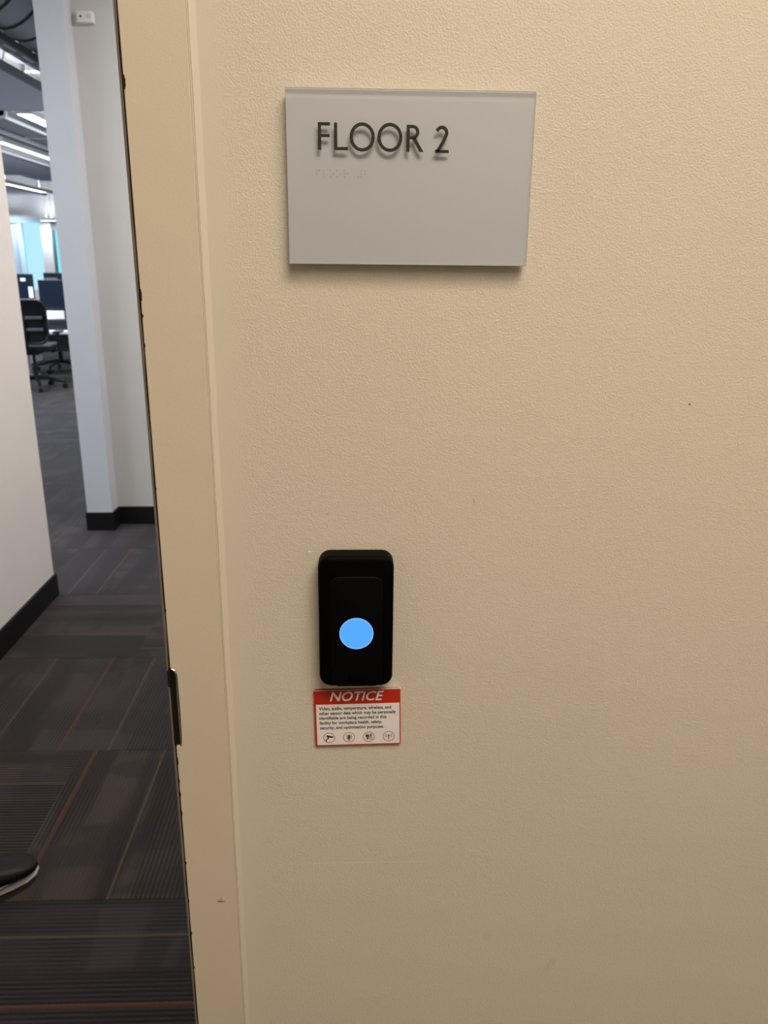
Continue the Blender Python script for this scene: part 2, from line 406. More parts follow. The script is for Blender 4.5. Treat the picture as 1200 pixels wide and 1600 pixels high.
# caulk fillet between frame and wall
def fillet():
    bm = bmesh.new(); rows = []; n = 80
    for i in range(n + 1):
        z = (DOOR_H + 0.05) * i / n; wob = 0.00014 * math.sin(i * 0.9) + 0.0001 * math.sin(i * 2.3 + 1)
        prof = [(FR_X0 - 0.0004, 0.7046), (FR_X0 + 0.0006, 0.7050), (FR_X0 + 0.0014 + wob, 0.7034), (FR_X0 + 0.0030 + wob, 0.7036), (FR_X0 + 0.0048 + wob, 0.7052), (FR_X0 + 0.0068 + wob, 0.70605), (FR_X0 - 0.0004, 0.7070)]
        rows.append([bm.verts.new((x, y, z)) for x, y in prof])
    for a, b in zip(rows, rows[1:]):
        for k in range(7): bm.faces.new((a[k], a[(k + 1) % 7], b[(k + 1) % 7], b[k]))
    return bm
obj('caulk_bead', fillet(), M_caulk, d1, smooth=True)
# strike plate let into the notch, with its bright lip
sp = obj('strike_plate', box(FR_X1 - 0.0025, FR_X1 + 0.0056, 0.7035, 0.712, SZ0 + 0.0006, SZ1 - 0.0006), M_darksteel, d1)
lp = tube([(FR_X1 + 0.0008, 0.7006, SZ1 - 0.0012), (FR_X1 + 0.0040, 0.7003, SZ1 - 0.0030), (FR_X1 + 0.0056, 0.7003, SZ1 - 0.0075), (FR_X1 + 0.0057, 0.7003, 1.03), (FR_X1 + 0.0056, 0.7003, SZ0 + 0.012), (FR_X1 + 0.0050, 0.7003, SZ0 + 0.001)], [0.0005, 0.0011, 0.0013, 0.0012, 0.0010, 0.0006], 8)
obj('strike_lip', lp, M_steel, sp, smooth=True)
obj('strike_latch', box(FR_X1 - 0.0036, FR_X1 - 0.0004, 0.7005, 0.706, 1.0520, 1.0700, 0.0006), M_darksteel, sp)
# chips in the paint along the edge of the face
for (z, h_, w_) in ((1.586, .012, .0022), (1.425, .011, .0018), (1.408, .004, .0014), (1.383, .004, .0011), (1.255, .003, .0009), (1.135, .004, .0008), (0.968, .010, .0012), (0.944, .005, .0012), (0.928, .006, .0011), (0.905, .008, .0010), (0.842, .004, .0014), (0.792, .006, .0010), (0.748, .004, .0015), (0.700, .005, .0012)):
    n = 7; q = [(FR_X1 - 0.0006, z + h_ / 2)]
    q += [(FR_X1 + w_ * (0.45 + 0.55 * math.sin(math.pi * (k + .5) / n)) * random.uniform(.6, 1), z + h_ / 2 - h_ * (k + .5) / n) for k in range(n)]
    q += [(FR_X1 - 0.0006, z - h_ / 2)]
    obj('paint_chip', prism(q, 0.6998, 0.7005), M_darksteel, d1)

# ---------------------------------------------------------------- carpet tiles
def tile_mesh():
    bm = bmesh.new(); s = T_UNIT / 2 - 0.0003
    bx(bm, -s, s, -s, s, -0.006, 0.0)
    top = [e for e in bm.edges if all(abs(v.co.z) < 1e-6 for v in e.verts)]
    bmesh.ops.bevel(bm, geom=top, offset=0.0006, segments=1, affect='EDGES')
    me = bpy.data.meshes.new('carpet_tile'); bm.to_mesh(me); bm.free(); me.materials.append(M_carpet); return me
TM = tile_mesh()
COL0, ROW0 = -0.845, 1.548
SPECIAL = {  # (column, row): quarter turned?, orange, yellow, ribs   (distances from the tile's edge)
    (0, 0): (False, .040, .252, .305), (-1, 0): (True, 5, .449, .02),
    (0, 1): (False, 5, .076, .13), (-1, 1): (False, .531, .318, 5),
    (0, -1): (True, .325, .503, .13), (-1, -1): (True, .325, .503, .13),
    (0, 2): (True, 5, .075, .33), (-1, 2): (True, .50, .20, 5),
    (-1, 3): (False, .275, .145, .0), (0, 3): (False, 5, .02, .25),
}
def add_tile(c, r):
    rot, o_, y_, k_ = SPECIAL.get((c, r)) or (random.random() < .5, random.choice((5, random.random() * .6)), random.choice((5, random.random() * .6)), random.choice((5, random.random() * .5)))
    t = bpy.data.objects.new('carpet_tile', TM); C.objects.link(t); t.parent = floor
    t.location = (COL0 + T_UNIT * (c + .5), ROW0 + T_UNIT * (r + .5), 0.0)
    t.rotation_euler = (0, 0, math.pi / 2 if rot else 0)
    t.color = (o_, y_, k_, 1)
for r in range(-1, 5):
    for c in range(-1, 1): add_tile(c, r)
for r in range(3, 15):
    for c in range(-7, -1):
        x1 = COL0 + T_UNIT * (c + 1); y1 = ROW0 + T_UNIT * (r + 1)
        if x1 < -1.30 and x1 > -0.47 * (y1 + .6) - .7: add_tile(c, r)

for r in range(-2, 5):
    for c in range(1, 3): add_tile(c, r)
for c in range(-1, 1): add_tile(c, -2)

# ---------------------------------------------------------------- floor sign on the wall
SX0, SX1, SZB, SZT, SY = -0.0549, 0.1436, 1.4514, 1.5834, 0.6940
sign = thing('floor_sign', 'frosted grey acrylic sign reading FLOOR 2 on the cream wall', 'sign', ((SX0 + SX1) / 2, WALL_Y, SZB))
def sp_(name, bm, m, smooth=False):
    o = obj(name, bm, m, sign, smooth); o.location = -Vector(sign.location); return o
sp_('mounting_tape', box(SX0 + 0.006, SX1 - 0.006, 0.7008, WALL_Y, SZB + 0.012, SZT - 0.012), M_gap)
sp_('backing_panel', box(SX0, SX1, 0.6987, 0.7008, SZB, SZT, 0.0003), M_backing)
ab = bmesh.new()
def quad(bm, ps, mi):
    f = bm.faces.new([bm.verts.new(p) for p in ps]); f.material_index = mi
bx(ab, SX0, SX1, SY, 0.6986, SZB, SZT, 1)
for f in ab.faces:
    if abs(f.normal.y) > 0.9: f.material_index = 0
sp_('acrylic_face', ab, [M_clear, M_edge])
CAPH = 0.0200; STK = 0.00255; TOP = SZT - 0.0247
lay = TOP - CAPH
def letter(bm): sp_('letter', bm, M_ink)
YL0, YL1 = SY - 0.0009, SY - 0.00002
def poly(q, x0, dz=0.0): return prism([(SX0 + x0 + x, lay + z + dz) for x, z in q], YL0, YL1)
h = CAPH; s = STK
letter(poly([(0, 0), (s, 0), (s, h * .46), (.0093, h * .46), (.0093, h * .46 + s * .9), (s, h * .46 + s * .9), (s, h - s * .9), (.0097, h - s * .9), (.0097, h), (0, h)], .0254))
letter(poly([(0, 0), (.0111, 0), (.0111, s * .9), (s, s * .9), (s, h), (0, h)], .0382, -.0001))
for x0 in (.0507, .0728):
    cx, cz = SX0 + x0 + .0099, lay + h / 2 - .0003
    letter(prism(circ(cx, cz, .0100, 64, .0106), YL0, YL1, hole=circ(cx, cz, .0100 - s, 64, .0106 - s * .95)))
def arc(cx, cz, rx, rz, a0, a1, n): return [(cx + rx * math.cos(math.radians(a0 + (a1 - a0) * i / n)), cz + rz * math.sin(math.radians(a0 + (a1 - a0) * i / n))) for i in range(n + 1)]
# R: stem, bowl and leg joined into one letter
rb = bmesh.new(); X = SX0 + .0960; Z = lay - .0006; hr = h * .985
prism([(X, Z), (X + s, Z), (X + s, Z + hr), (X, Z + hr)], YL0, YL1, rb)
rz = hr * .265; zc = Z + hr - rz; bxr = .0055
outer = [(X + s, Z + hr)] + arc(X + .0047, zc, bxr, rz, 90, -90, 18) + [(X + s, Z + hr - 2 * rz)]
inner = [(X + s, Z + hr - s * .9)] + arc(X + .0047, zc, bxr - s, rz - s * .9, 90, -90, 18) + [(X + s, Z + hr - 2 * rz + s * .9)]
for i in range(len(outer) - 1):
    prism([outer[i], outer[i + 1], inner[i + 1], inner[i]], YL0, YL1, rb)
prism([(X + .0042, Z + hr - 2 * rz + .001), (X + .0073, Z + hr - 2 * rz + .001), (X + .0138, Z), (X + .0107, Z)], YL0, YL1, rb)
letter(rb)
# 2
tb = bmesh.new(); X = SX0 + .1186; Z = lay - .0011; ht = h * 1.0
mid = [(X + .0018, Z + ht * .80)] + arc(X + .0056, Z + ht * .735, .0039, ht * .205, 150, -18, 16)
mid += [(X + .0081, Z + ht * .53), (X + .0062, Z + ht * .36), (X + .0042, Z + ht * .19), (X + .0022, Z + s * .45)]
def stroke(bm, path, wd):
    n = len(path); L = []; Rr = []
    for i in range(n):
        a = path[max(i - 1, 0)]; b = path[min(i + 1, n - 1)]
        dx, dz = b[0] - a[0], b[1] - a[1]; k = math.hypot(dx, dz) or 1
        L.append((path[i][0] - dz / k * wd / 2, path[i][1] + dx / k * wd / 2)); Rr.append((path[i][0] + dz / k * wd / 2, path[i][1] - dx / k * wd / 2))
    for i in range(n - 1): prism([L[i], L[i + 1], Rr[i + 1], Rr[i]], YL0, YL1, bm)
stroke(tb, mid, s)
prism([(X + .0004, Z), (X + .0116, Z), (X + .0116, Z + s * .9), (X + .0004, Z + s * .9)], YL0, YL1, tb)
letter(tb)
# braille beads, clear
CELLS = {'f': (1, 2, 4), 'l': (1, 2, 3), 'o': (1, 3, 5), 'r': (1, 2, 3, 5), '#': (3, 4, 5, 6), '2': (1, 2), ' ': ()}
for ci, ch in enumerate('floor #2'):
    for dnum in CELLS[ch]:
        x = SX0 + .0238 + ci * .0056 + (.0023 if dnum > 3 else 0); z = SZT - .0600 - ((dnum - 1) % 3) * .0023
        b = bmesh.new(); bmesh.ops.create_uvsphere(b, u_segments=10, v_segments=6, radius=.00078)
        for v in b.verts: v.co = Vector((v.co.x + x, v.co.y * .7 + SY - 0.0001, v.co.z + z))
        sp_('braille_dot', b, M_bead, True)

# ---------------------------------------------------------------- card reader
RYB = WALL_Y; RYF = 0.6855
RCX = 0.0004
rd = thing('card_reader', 'black wall card reader with a glowing blue round light', 'card reader', (RCX, RYB, 1.0600))
def rp(name, bm, m, smooth=True, par=None):
    o = obj(name, bm, m, par or rd, smooth)
    if par is None: o.location = -Vector(rd.location)
    return o
RZ0, RZ1 = 1.0597, 1.1938
rp('body', soft_prism(lambda i: rrect(RCX, (RZ0 + RZ1) / 2, .0706 - 2 * i, RZ1 - RZ0 - 2 * i, .0115 - i * .8), RYF, RYB, .0035), M_reader)
PZ1 = 1.1746; PW = .0480
rp('front_panel', soft_prism(lambda i: rrect(RCX + .0006, (RZ0 + .001 + PZ1) / 2, PW - 2 * i, PZ1 - RZ0 - .001 - 2 * i, .0075 - i * .8), RYF - .0016, RYF + .001, .0010), M_panel)
rp('panel_rim', prism(rrect(RCX + .0006, (RZ0 + .001 + PZ1) / 2, PW + .0005, PZ1 - RZ0 - .0006, .0077), RYF - .0001, RYF + .001, hole=rrect(RCX + .0006, (RZ0 + .001 + PZ1) / 2, PW - .0004, PZ1 - RZ0 - .0014, .0073)), M_rim)
DZ = 1.1172; DX = RCX + .0004
lens = rp('light_ring', prism(circ(DX, DZ, .0161, 64), RYF - .0020, RYF - .0014, hole=circ(DX, DZ, .0152, 64)), M_blue2)
rp('light', prism(circ(DX, DZ, .0153, 64), RYF - .0019, RYF - .0014), M_blue)

def text_mesh(name, body, m, size, width=None, ext=0.00008, bold=0.0, shear=0.0, center=False):
    """built-in typeface turned into a mesh; lies in the x-z plane facing -y, left end at the origin"""
    cu = bpy.data.curves.new('txt', 'FONT'); cu.body = body; cu.size = size; cu.extrude = ext; cu.resolution_u = 3; cu.offset = bold; cu.shear = shear
    o = bpy.data.objects.new('txt', cu); C.objects.link(o); bpy.context.view_layer.update()
    me = bpy.data.meshes.new_from_object(o.evaluated_get(bpy.context.evaluated_depsgraph_get()))
    C.objects.unlink(o); bpy.data.objects.remove(o)
    xs = [v.co.x for v in me.vertices]; x0, x1 = min(xs), max(xs); k = (width / (x1 - x0)) if width else 1.0
    for v in me.vertices:
        x, y, z = v.co; v.co = ((x - x0) * k - ((x1 - x0) * k / 2 if center else 0), -z, y)
    me.materials.clear(); me.materials.append(m); me.name = name
    r = bpy.data.objects.new(name, me); C.objects.link(r); return r
lg = text_mesh('maker_logo', 'kisi', M_logo, .0125, .0160, .0002, .0003, center=True); lg.parent = rd
lg.location = Vector((RCX + .0010, RYF - .0017, 1.0640)) - Vector(rd.location)

# ---------------------------------------------------------------- notice plate
NW, NH = .0868, .0640
nt = thing('notice_plate', 'small red and white NOTICE plate below the black card reader', 'sign', (.0020, WALL_Y, 1.0144))
nt.rotation_euler = (0, -math.radians(1.15), 0)
Y0 = -.0034; YP = -.00355
obj('plate', soft_prism(lambda i: rrect(0, 0, NW - 2 * i, NH - 2 * i, .0006, 3), Y0, -.0002, .0003), M_red, nt)
sxp, szp = NW / 1025., NH / 632.        # plate proportions, measured on the sign
def nx(x): return (x - 587.5) * sxp
def nz(z): return -(z - 405) * szp
obj('white_field', prism([(nx(97), nz(706)), (nx(1086), nz(706)), (nx(1086), nz(247)), (nx(97), nz(247))], YP, Y0 + .0001), M_paper, nt)
obj('top_edge', prism([(nx(76), nz(92)), (nx(1099), nz(92)), (nx(1099), nz(89)), (nx(76), nz(89))], Y0 - .0001, -.0005), M_pinkwhite, nt)
tt = text_mesh('title_lettering', 'NOTICE', M_pinkwhite, .0148, (905 - 262) * sxp, .00008, .00022, .28); tt.parent = nt
tt.location = (nx(262), YP + .00004, nz(210))
LINES = [('Video, audio, temperature, wireless, and', 130, 988, 308), ('other sensor data which may be personally', 130, 1043, 362), ('identifiable are being recorded in this', 130, 930, 415), ('facility for workplace health, safety,', 132, 876, 470), ('security, and optimization purposes.', 135, 900, 525)]
for body, a, b, zb in LINES:
    t = text_mesh('text_line', body, M_print, .00495, (b - a) * sxp, .00004, .00013); t.parent = nt
    t.location = (nx(a), YP - .00003, nz(zb))
YI0, YI1 = YP - .00008, YP + .00002
def icon(name, cx, shapes):
    bm = bmesh.new(); x0, z0 = nx(cx), nz(625); R_ = 70 * sxp
    for sh in shapes:
        kind, q = sh[0], [(x0 + x * R_, z0 + z * R_) for x, z in sh[1]]
        if kind == 'p': prism(q, YI0, YI1, bm)
        else:
            wd = sh[2] * R_; n = len(q)
            for i in range(n - 1):
                (ax, az), (bx_, bz) = q[i], q[i + 1]; dx, dz = bx_ - ax, bz - az; k = math.hypot(dx, dz) or 1
                px, pz = -dz / k * wd / 2, dx / k * wd / 2
                prism([(ax + px, az + pz), (bx_ + px, bz + pz), (bx_ - px, bz - pz), (ax - px, az - pz)], YI0, YI1, bm)
    o = obj(name, bm, M_print2, nt)
    r = obj('ring', prism(circ(x0, z0, R_, 40), YI0, YI1, hole=circ(x0, z0, R_ * .90, 40)), M_red, o)
    return o
icon('camera_pictogram', 240, [('p', [(-.50, .38), (-.38, .52), (.78, .22), (.72, .08), (.45, -.02), (-.30, .10)]), ('s', [(-.38, .42), (.70, .18)], .06), ('p', [(-.30, .10), (-.02, .06), (-.12, -.20), (-.34, -.14)]), ('p', [(-.62, -.72), (-.40, -.72), (-.40, -.40), (-.10, -.22), (-.20, -.08), (-.62, -.34)])])
icon('microphone_pictogram', 478, [('p', [(x * .22, z * .22 + .28) for x, z in arc(0, 0, 1, 1, 0, 180, 8)] + [(x * .22, z * .22 - .10) for x, z in arc(0, 0, 1, 1, 180, 360, 8)]), ('s', [(-.36, .50)] + [(x * .36, z * .34 - .08) for x, z in arc(0, 0, 1, 1, 180, 360, 8)] + [(.36, .50)], .10), ('s', [(0, -.40), (0, -.62)], .10), ('s', [(-.22, -.64), (.22, -.64)], .08)])
icon('thermometer_pictogram', 717, [('p', [(-.58, .42), (.06, .42), (.06, -.02), (-.58, -.02)]), ('p', [(-.40, -.05), (-.05, -.05), (-.05, -.28), (-.22, -.62), (-.40, -.40)]), ('s', [(.22, .10), (.22, .50), (.34, .62), (.46, .50), (.46, .10)], .10), ('s', [(.34, .40), (.34, -.20)], .10), ('s', [(x * .22 + .34, z * .26 - .30) for x, z in arc(0, 0, 1, 1, 60, 390, 12)], .10), ('s', [(-.48, .55), (-.05, .55)], .08)])
icon('antenna_pictogram', 955, [('p', [(-.08, .10), (.08, .10), (.06, -.70), (-.06, -.70)]), ('p', [(x * .15, z * .15 + .14) for x, z in arc(0, 0, 1, 1, 0, 340, 12)]), ('s', [(x * .36, z * .36 + .14) for x, z in arc(0, 0, 1, 1, -40, 40, 8)], .08), ('s', [(x * .36, z * .36 + .14) for x, z in arc(0, 0, 1, 1, 140, 220, 8)], .08), ('s', [(x * .58, z * .58 + .14) for x, z in arc(0, 0, 1, 1, -40, 40, 8)], .07), ('s', [(x * .58, z * .58 + .14) for x, z in arc(0, 0, 1, 1, 140, 220, 8)], .07)])

# ---------------------------------------------------------------- lamps of the vestibule and corridor
def panel_light(label, x, y, z, sx, sy, power, col, m, group=None):
    t = thing('ceiling_light', label, 'ceiling light', (x, y, z))
    obj('frame', prism([(-sx / 2 - .02, -sy / 2 - .02), (sx / 2 + .02, -sy / 2 - .02), (sx / 2 + .02, sy / 2 + .02), (-sx / 2 - .02, sy / 2 + .02)], -.03, 0, hole=[(-sx / 2, -sy / 2), (sx / 2, -sy / 2), (sx / 2, sy / 2), (-sx / 2, sy / 2)]), M_fixture, t).rotation_euler = (math.pi / 2, 0, 0)
    obj('diffuser', box(-sx / 2, sx / 2, -sy / 2, sy / 2, -.012, -.004), m, t)
    ld = bpy.data.lights.new('lamp', 'AREA'); ld.shape = 'RECTANGLE'; ld.size = sx * .96; ld.size_y = sy * .96; ld.energy = power; ld.color = col
    lo = bpy.data.objects.new('lamp', ld); C.objects.link(lo); lo.parent = t; lo.location = (0, 0, -.02)
    return t
panel_light('warm square ceiling light panel in front of the cream wall', 0.44, -0.50, 2.75, 1.05, 1.05, LIGHT_VESTIBULE, (1.0, 0.83, 0.67), M_warmled)
panel_light('pale square ceiling light panel over the carpeted corridor', 0.20, 3.25, 3.0, 0.55, 0.55, LIGHT_CORRIDOR, (1.0, 0.93, 0.87), M_led)

# ---------------------------------------------------------------- small white sensor high on the recess wall
sn = thing('wall_sensor', 'small white sensor box high on the grey recess wall', 'sensor', (-1.293, 4.406, 2.562))
obj('housing', soft_prism(lambda i: rrect(0, 0, .080 - 2 * i, .050 - 2 * i, .004, 3), -.028, 0.0, .004), M_fixture, sn)
obj('sensor_eye', prism(circ(-.018, .002, .0055, 16), -.0288, -.027), M_black, sn)
obj('sensor_window', prism(rrect(.018, .002, .022, .018, .003, 3), -.0286, -.027), mat('pale_grey_plastic', (.62, .62, .62), .5), sn)

# ---------------------------------------------------------------- shoe at the edge of the corridor
def shoe():
    t = thing('sneaker', 'black sneaker with pale stripes along its sole on the carpet', 'shoe', (-0.905, 1.560, 0.0), math.radians(-50))
    # toe points along +y of the thing; sections along the length
    secs = [(-.150, .030, .085), (-.13, .036, .098), (-.08, .038, .100), (-.03, .040, .090), (.02, .045, .074), (.07, .049, .060), (.105, .046, .050), (.130, .034, .042), (.143, .016, .034)]
    def loft(z0f, z1f, grow, nseg=16):
        bm = bmesh.new(); rings = []
        for (y, wd, ht) in secs:
            ring = []
            for k in range(nseg):
                a = 2 * math.pi * k / nseg; cx = math.cos(a); cz = math.sin(a)
                lo, hi = z0f(y, ht), z1f(y, ht)
                ex = 0.75
                x = (wd + grow) * math.copysign(abs(cx) ** ex, cx); z = (lo + hi) / 2 + (hi - lo) / 2 * math.copysign(abs(cz) ** ex, cz)
                ring.append(bm.verts.new((x, y * (1 + grow * 3), z)))
            rings.append(ring)
        for a, b in zip(rings, rings[1:]):
            for k in range(nseg): bm.faces.new((a[k], a[(k + 1) % nseg], b[(k + 1) % nseg], b[k]))
        bm.faces.new(rings[0][::-1]); bm.faces.new(rings[-1]); return bm
    obj('upper', loft(lambda y, h_: .020, lambda y, h_: h_, 0.0), M_shoe, t, True)
    obj('outsole', loft(lambda y, h_: 0.0, lambda y, h_: .010, .001), M_sole_dark, t, True)
    obj('midsole', loft(lambda y, h_: .008, lambda y, h_: .021, .002), M_sole, t, True)
    obj('sole_groove', loft(lambda y, h_: .0135, lambda y, h_: .0162, .0032), M_sole_dark, t, True)
    obj('side_stripe', tube([(.0405, -.06, .045), (.0440, -.01, .036), (.0470, .03, .032), (.0485, .062, .034)], [.002, .0032, .003, .001], 8), M_sole, t, True)
    for i in range(4):
        y = .0 + i * .018; z = .083 - i * .0065
        obj('lace', tube([(-.024, y, z - .008), (0, y + .004, z + .003), (.024, y, z - .008)], .0028, 8), M_shoe, t, True)
    obj('collar', tube([(.026 * math.cos(a), -.095 + .042 * math.sin(a), .100 - .010 * math.sin(a)) for a in [2 * math.pi * k / 20 for k in range(20)]], .008, 8, True), M_shoe, t, True)
shoe()

# ---------------------------------------------------------------- office furniture
def make_chair():
    t = thing('office_chair', 'x', 'chair')
    for k in range(5):
        a = 2 * math.pi * k / 5; ca, sa = math.cos(a), math.sin(a)
        bm = tube([(ca * .02, sa * .02, .135), (ca * .12, sa * .12, .128), (ca * .30, sa * .30, .085)], [.026, .022, .016], 8)
        leg = obj('star_leg', bm, M_chair, t, True)
        cb = bmesh.new()
        for s_ in (-1, 1):
            px, py = ca * .31 - sa * .014 * s_, sa * .31 + ca * .014 * s_
            ax = Vector((-sa, ca, 0)) * .009
            tube([Vector((px, py, .031)) - ax, Vector((px, py, .031)) + ax], .031, 14, bm=cb)
        tube([(ca * .31, sa * .31, .03), (ca * .31, sa * .31, .088)], .008, 8, bm=cb)
        obj('caster', cb, M_chair, leg)
    gb = tube([(0, 0, .11), (0, 0, .26), (0, 0, .261), (0, 0, .43)], [.030, .030, .018, .018], 14)
    obj('gas_cylinder', gb, M_chair, t, True)
    obj('seat_mechanism', box(-.09, .09, -.16, .12, .405, .45, .01), M_chair, t)
    sb = bmesh.new(); bx(sb, -.245, .245, -.22, .26, .445, .520, 0, .03)
    obj('seat', sb, M_mesh, t, True)
    W_, Z0, Z1, R_ = .235, .545, 1.02, .10
    ring = [(x, -.25 - .05 * ((z - .75) / .3) ** 2 - .03 * (z - .55), z) for x, z in rrect(0, (Z0 + Z1) / 2, 2 * W_, Z1 - Z0, R_, 6)]
    obj('back_frame', tube(ring, .017, 8, True), M_chair, t, True)
    pb = bmesh.new(); nu, nv = 8, 10; grid = []
    for j in range(nv + 1):
        z = Z0 + .01 + (Z1 - Z0 - .02) * j / nv
        inset = 0.0
        for e in (z - Z0, Z1 - z):
            if e < R_: inset = max(inset, R_ - math.sqrt(max(R_ ** 2 - (R_ - e) ** 2, 0)))
        row = []
        for i in range(nu + 1):
            x = (W_ - inset - .004) * (2 * i / nu - 1)
            row.append(pb.verts.new((x, -.25 - .05 * ((z - .75) / .3) ** 2 - .03 * (z - .55) - .02 * (1 - (x / W_) ** 2), z)))
        grid.append(row)
    for j in range(nv):
        for i in range(nu): pb.faces.new((grid[j][i], grid[j][i + 1], grid[j + 1][i + 1], grid[j + 1][i]))
    bmesh.ops.solidify(pb, geom=pb.faces[:], thickness=.004)
    obj('back_mesh', pb, M_mesh, t, True)
    for z_ in (.70, .83):
        obj('lumbar_bar', box(-.20, .20, -.300, -.278, z_ - .018, z_ + .018, .008), M_lumbar, t)
    obj('back_spine', tube([(0, -.12, .43), (0, -.27, .46), (0, -.315, .60), (0, -.302, .86)], [.022, .022, .018, .012], 8), M_chair, t, True)
    for s_ in (-1, 1):
        arm = obj('armrest', tube([(s_ * .20, -.02, .43), (s_ * .285, -.02, .45), (s_ * .295, -.02, .64)], .016, 8), M_chair, t, True)
        obj('arm_pad', box(s_ * .295 - .04, s_ * .295 + .04, -.14, .13, .64, .67, .010), M_chair, arm)
    return t
ca = make_chair(); ca.location = (-3.73, 9.47, 0); ca.rotation_euler = (0, 0, math.radians(9))
ca['label'] = 'black mesh office chair with rounded back showing, nearest in the office'; ca['group'] = 'office chairs at the desk'
cb_ = copy_tree(ca); cb_.location = (-4.0, 11.07, 0); cb_.rotation_euler = (0, 0, math.radians(188))
cb_['label'] = 'black office chair partly hidden by the pale column, star base showing under the desk'

dk = thing('office_desk', 'white topped desk behind the nearest black office chair, carrying the navy monitor', 'desk', (-3.60, 10.26, 0))
obj('desktop', box(-.95, .95, -.36, .36, .590, .632, .006), M_desk, dk)
obj('modesty_panel', box(-.50, .76, .20, .22, .33, .590), M_darkgrey, dk)
for x in (-.545, .80):
    obj('leg', box(x - .04, x + .04, -.04, .04, .03, .59, .004), M_whitemetal, dk)
    obj('foot', box(x - .045, x + .045, -.30, .30, 0.0, .032, .006), M_whitemetal, dk)
dv = thing('desk_divider', 'low white divider panel standing along the back edge of the white desk', 'divider', (-3.60, 10.655, 0))
obj('panel', box(-.95, .95, -.015, .015, .50, .822, .006), M_desk, dv)
for x in (-.9, .9): obj('post', box(x - .02, x + .02, -.014, .014, 0, .50, .003), M_whitemetal, dv)
bxo = thing('storage_box', 'low black box on the white desk beneath the navy monitor', 'box', (-3.61, 10.10, .632))
obj('case', box(-.165, .165, -.09, .09, 0, .110, .008), M_bezel, bxo)
obj('lid', box(-.170, .170, -.094, .094, .110, .122, .003), M_chair, bxo)

def monitor(label, x, y, zb, zt, wd, zdesk, bar=False):
    t = thing('monitor', label, 'monitor', (x, y, zdesk), 0, 'monitors on the desks')
    a, b = zb - zdesk, zt - zdesk
    obj('case', soft_prism(lambda i: rrect(0, (a + b) / 2, wd - 2 * i, b - a - 2 * i, .006, 3), -.02, .02, .004), M_bezel, t)
    obj('screen', prism([(-wd / 2 + .012, a + .022), (wd / 2 - .012, a + .022), (wd / 2 - .012, b - .012), (-wd / 2 + .012, b - .012)], -.0212, -.019), M_screen, t)
    obj('stand', box(-.03, .03, .02, .05, .01, (a + b) / 2, .004), M_bezel, t)
    obj('foot', box(-.10, .10, -.05, .09, 0, .012, .003), M_bezel, t)
    if bar: obj('glare_bar', box(-.265, -.09, -.030, -.0215, b - .100, b - .068, .004), M_lumbar, t)  # pale bar standing in for glare across the screen top
    return t
monitor('large navy screened monitor right behind the black chair back', -3.62, 10.36, .868, 1.211, .60, .632)
dk2 = thing('office_desk', 'white desk in the second row behind the divider panel', 'desk', (-3.90, 11.98, 0))
obj('desktop', box(-1.0, 1.0, -.36, .36, .690, .732, .006), M_desk, dk2)
for x in (-.85, .85): obj('leg', box(x - .04, x + .04, -.30, .30, 0.0, .69, .004), M_whitemetal, dk2)
monitor('dark monitor at the wall end, with a white patch on its frame', -4.347, 10.50, .95, 1.277, .62, .632)
monitor('black monitor peeking over the large navy monitor, painted glare bar along its top', -4.095, 11.80, .93, 1.274, .56, .732, True)
tag(obj('white_patch', box(-4.092, -4.040, 10.470, 10.4795, .990, 1.122), M_patch), 'tall white patch on the dark monitor', 'patch')  # plain white rectangle laid over the screen
tag(obj('white_patch', box(-4.178, -4.118, 10.470, 10.4795, 1.190, 1.228), M_patch), 'small painted glare near the top of the dark monitor', 'patch')  # white rectangle standing in for glare on the screen

# ---------------------------------------------------------------- overhead services of the office
du = thing('round_duct', 'big grey round spiral duct under the white office ceiling', 'duct', (-2.08, 4.7, 3.26))
obj('duct_shell', tube([(0, 0, 0), (0, 9.0, 0)], .45, 48), M_duct, du, True)
for i in range(28):
    y = .6 + i * .29
    obj('seam_ring', tube([(.452 * math.cos(a), y - .42 * math.cos(a), .452 * math.sin(a)) for a in [2 * math.pi * k / 40 for k in range(40)]], .009, 6, True), M_ductdark, du, True)
for y in (1.2, 4.4, 7.6): obj('hanger_strap', box(-.02, .02, y - .015, y + .015, .45, .70), M_whitemetal, du)
ct = thing('cable_tray', 'dark slotted cable tray hung beneath the round duct', 'cable tray', (-2.257, 4.7, 2.76))
obj('tray_channel', box(-.052, .052, 0, 8.0, 0, .045), M_darkgrey, ct)
for i in range(26):
    for x in (-.035, .012):
        obj('slot', box(x - .004, x + .020, .1 + i * .30 + (.1 if x > 0 else 0), .28 + i * .30 + (.1 if x > 0 else 0), -.004, .001), mat('pale_slot', (.5, .52, .6), .5) if (i == 0 and x < 0) else bpy.data.materials['pale_slot'], ct)
for y in (1.0, 4.0, 7.0): obj('hanger_clip', box(.034, .052, y, y + .03, .04, .054), M_whitemetal, ct)

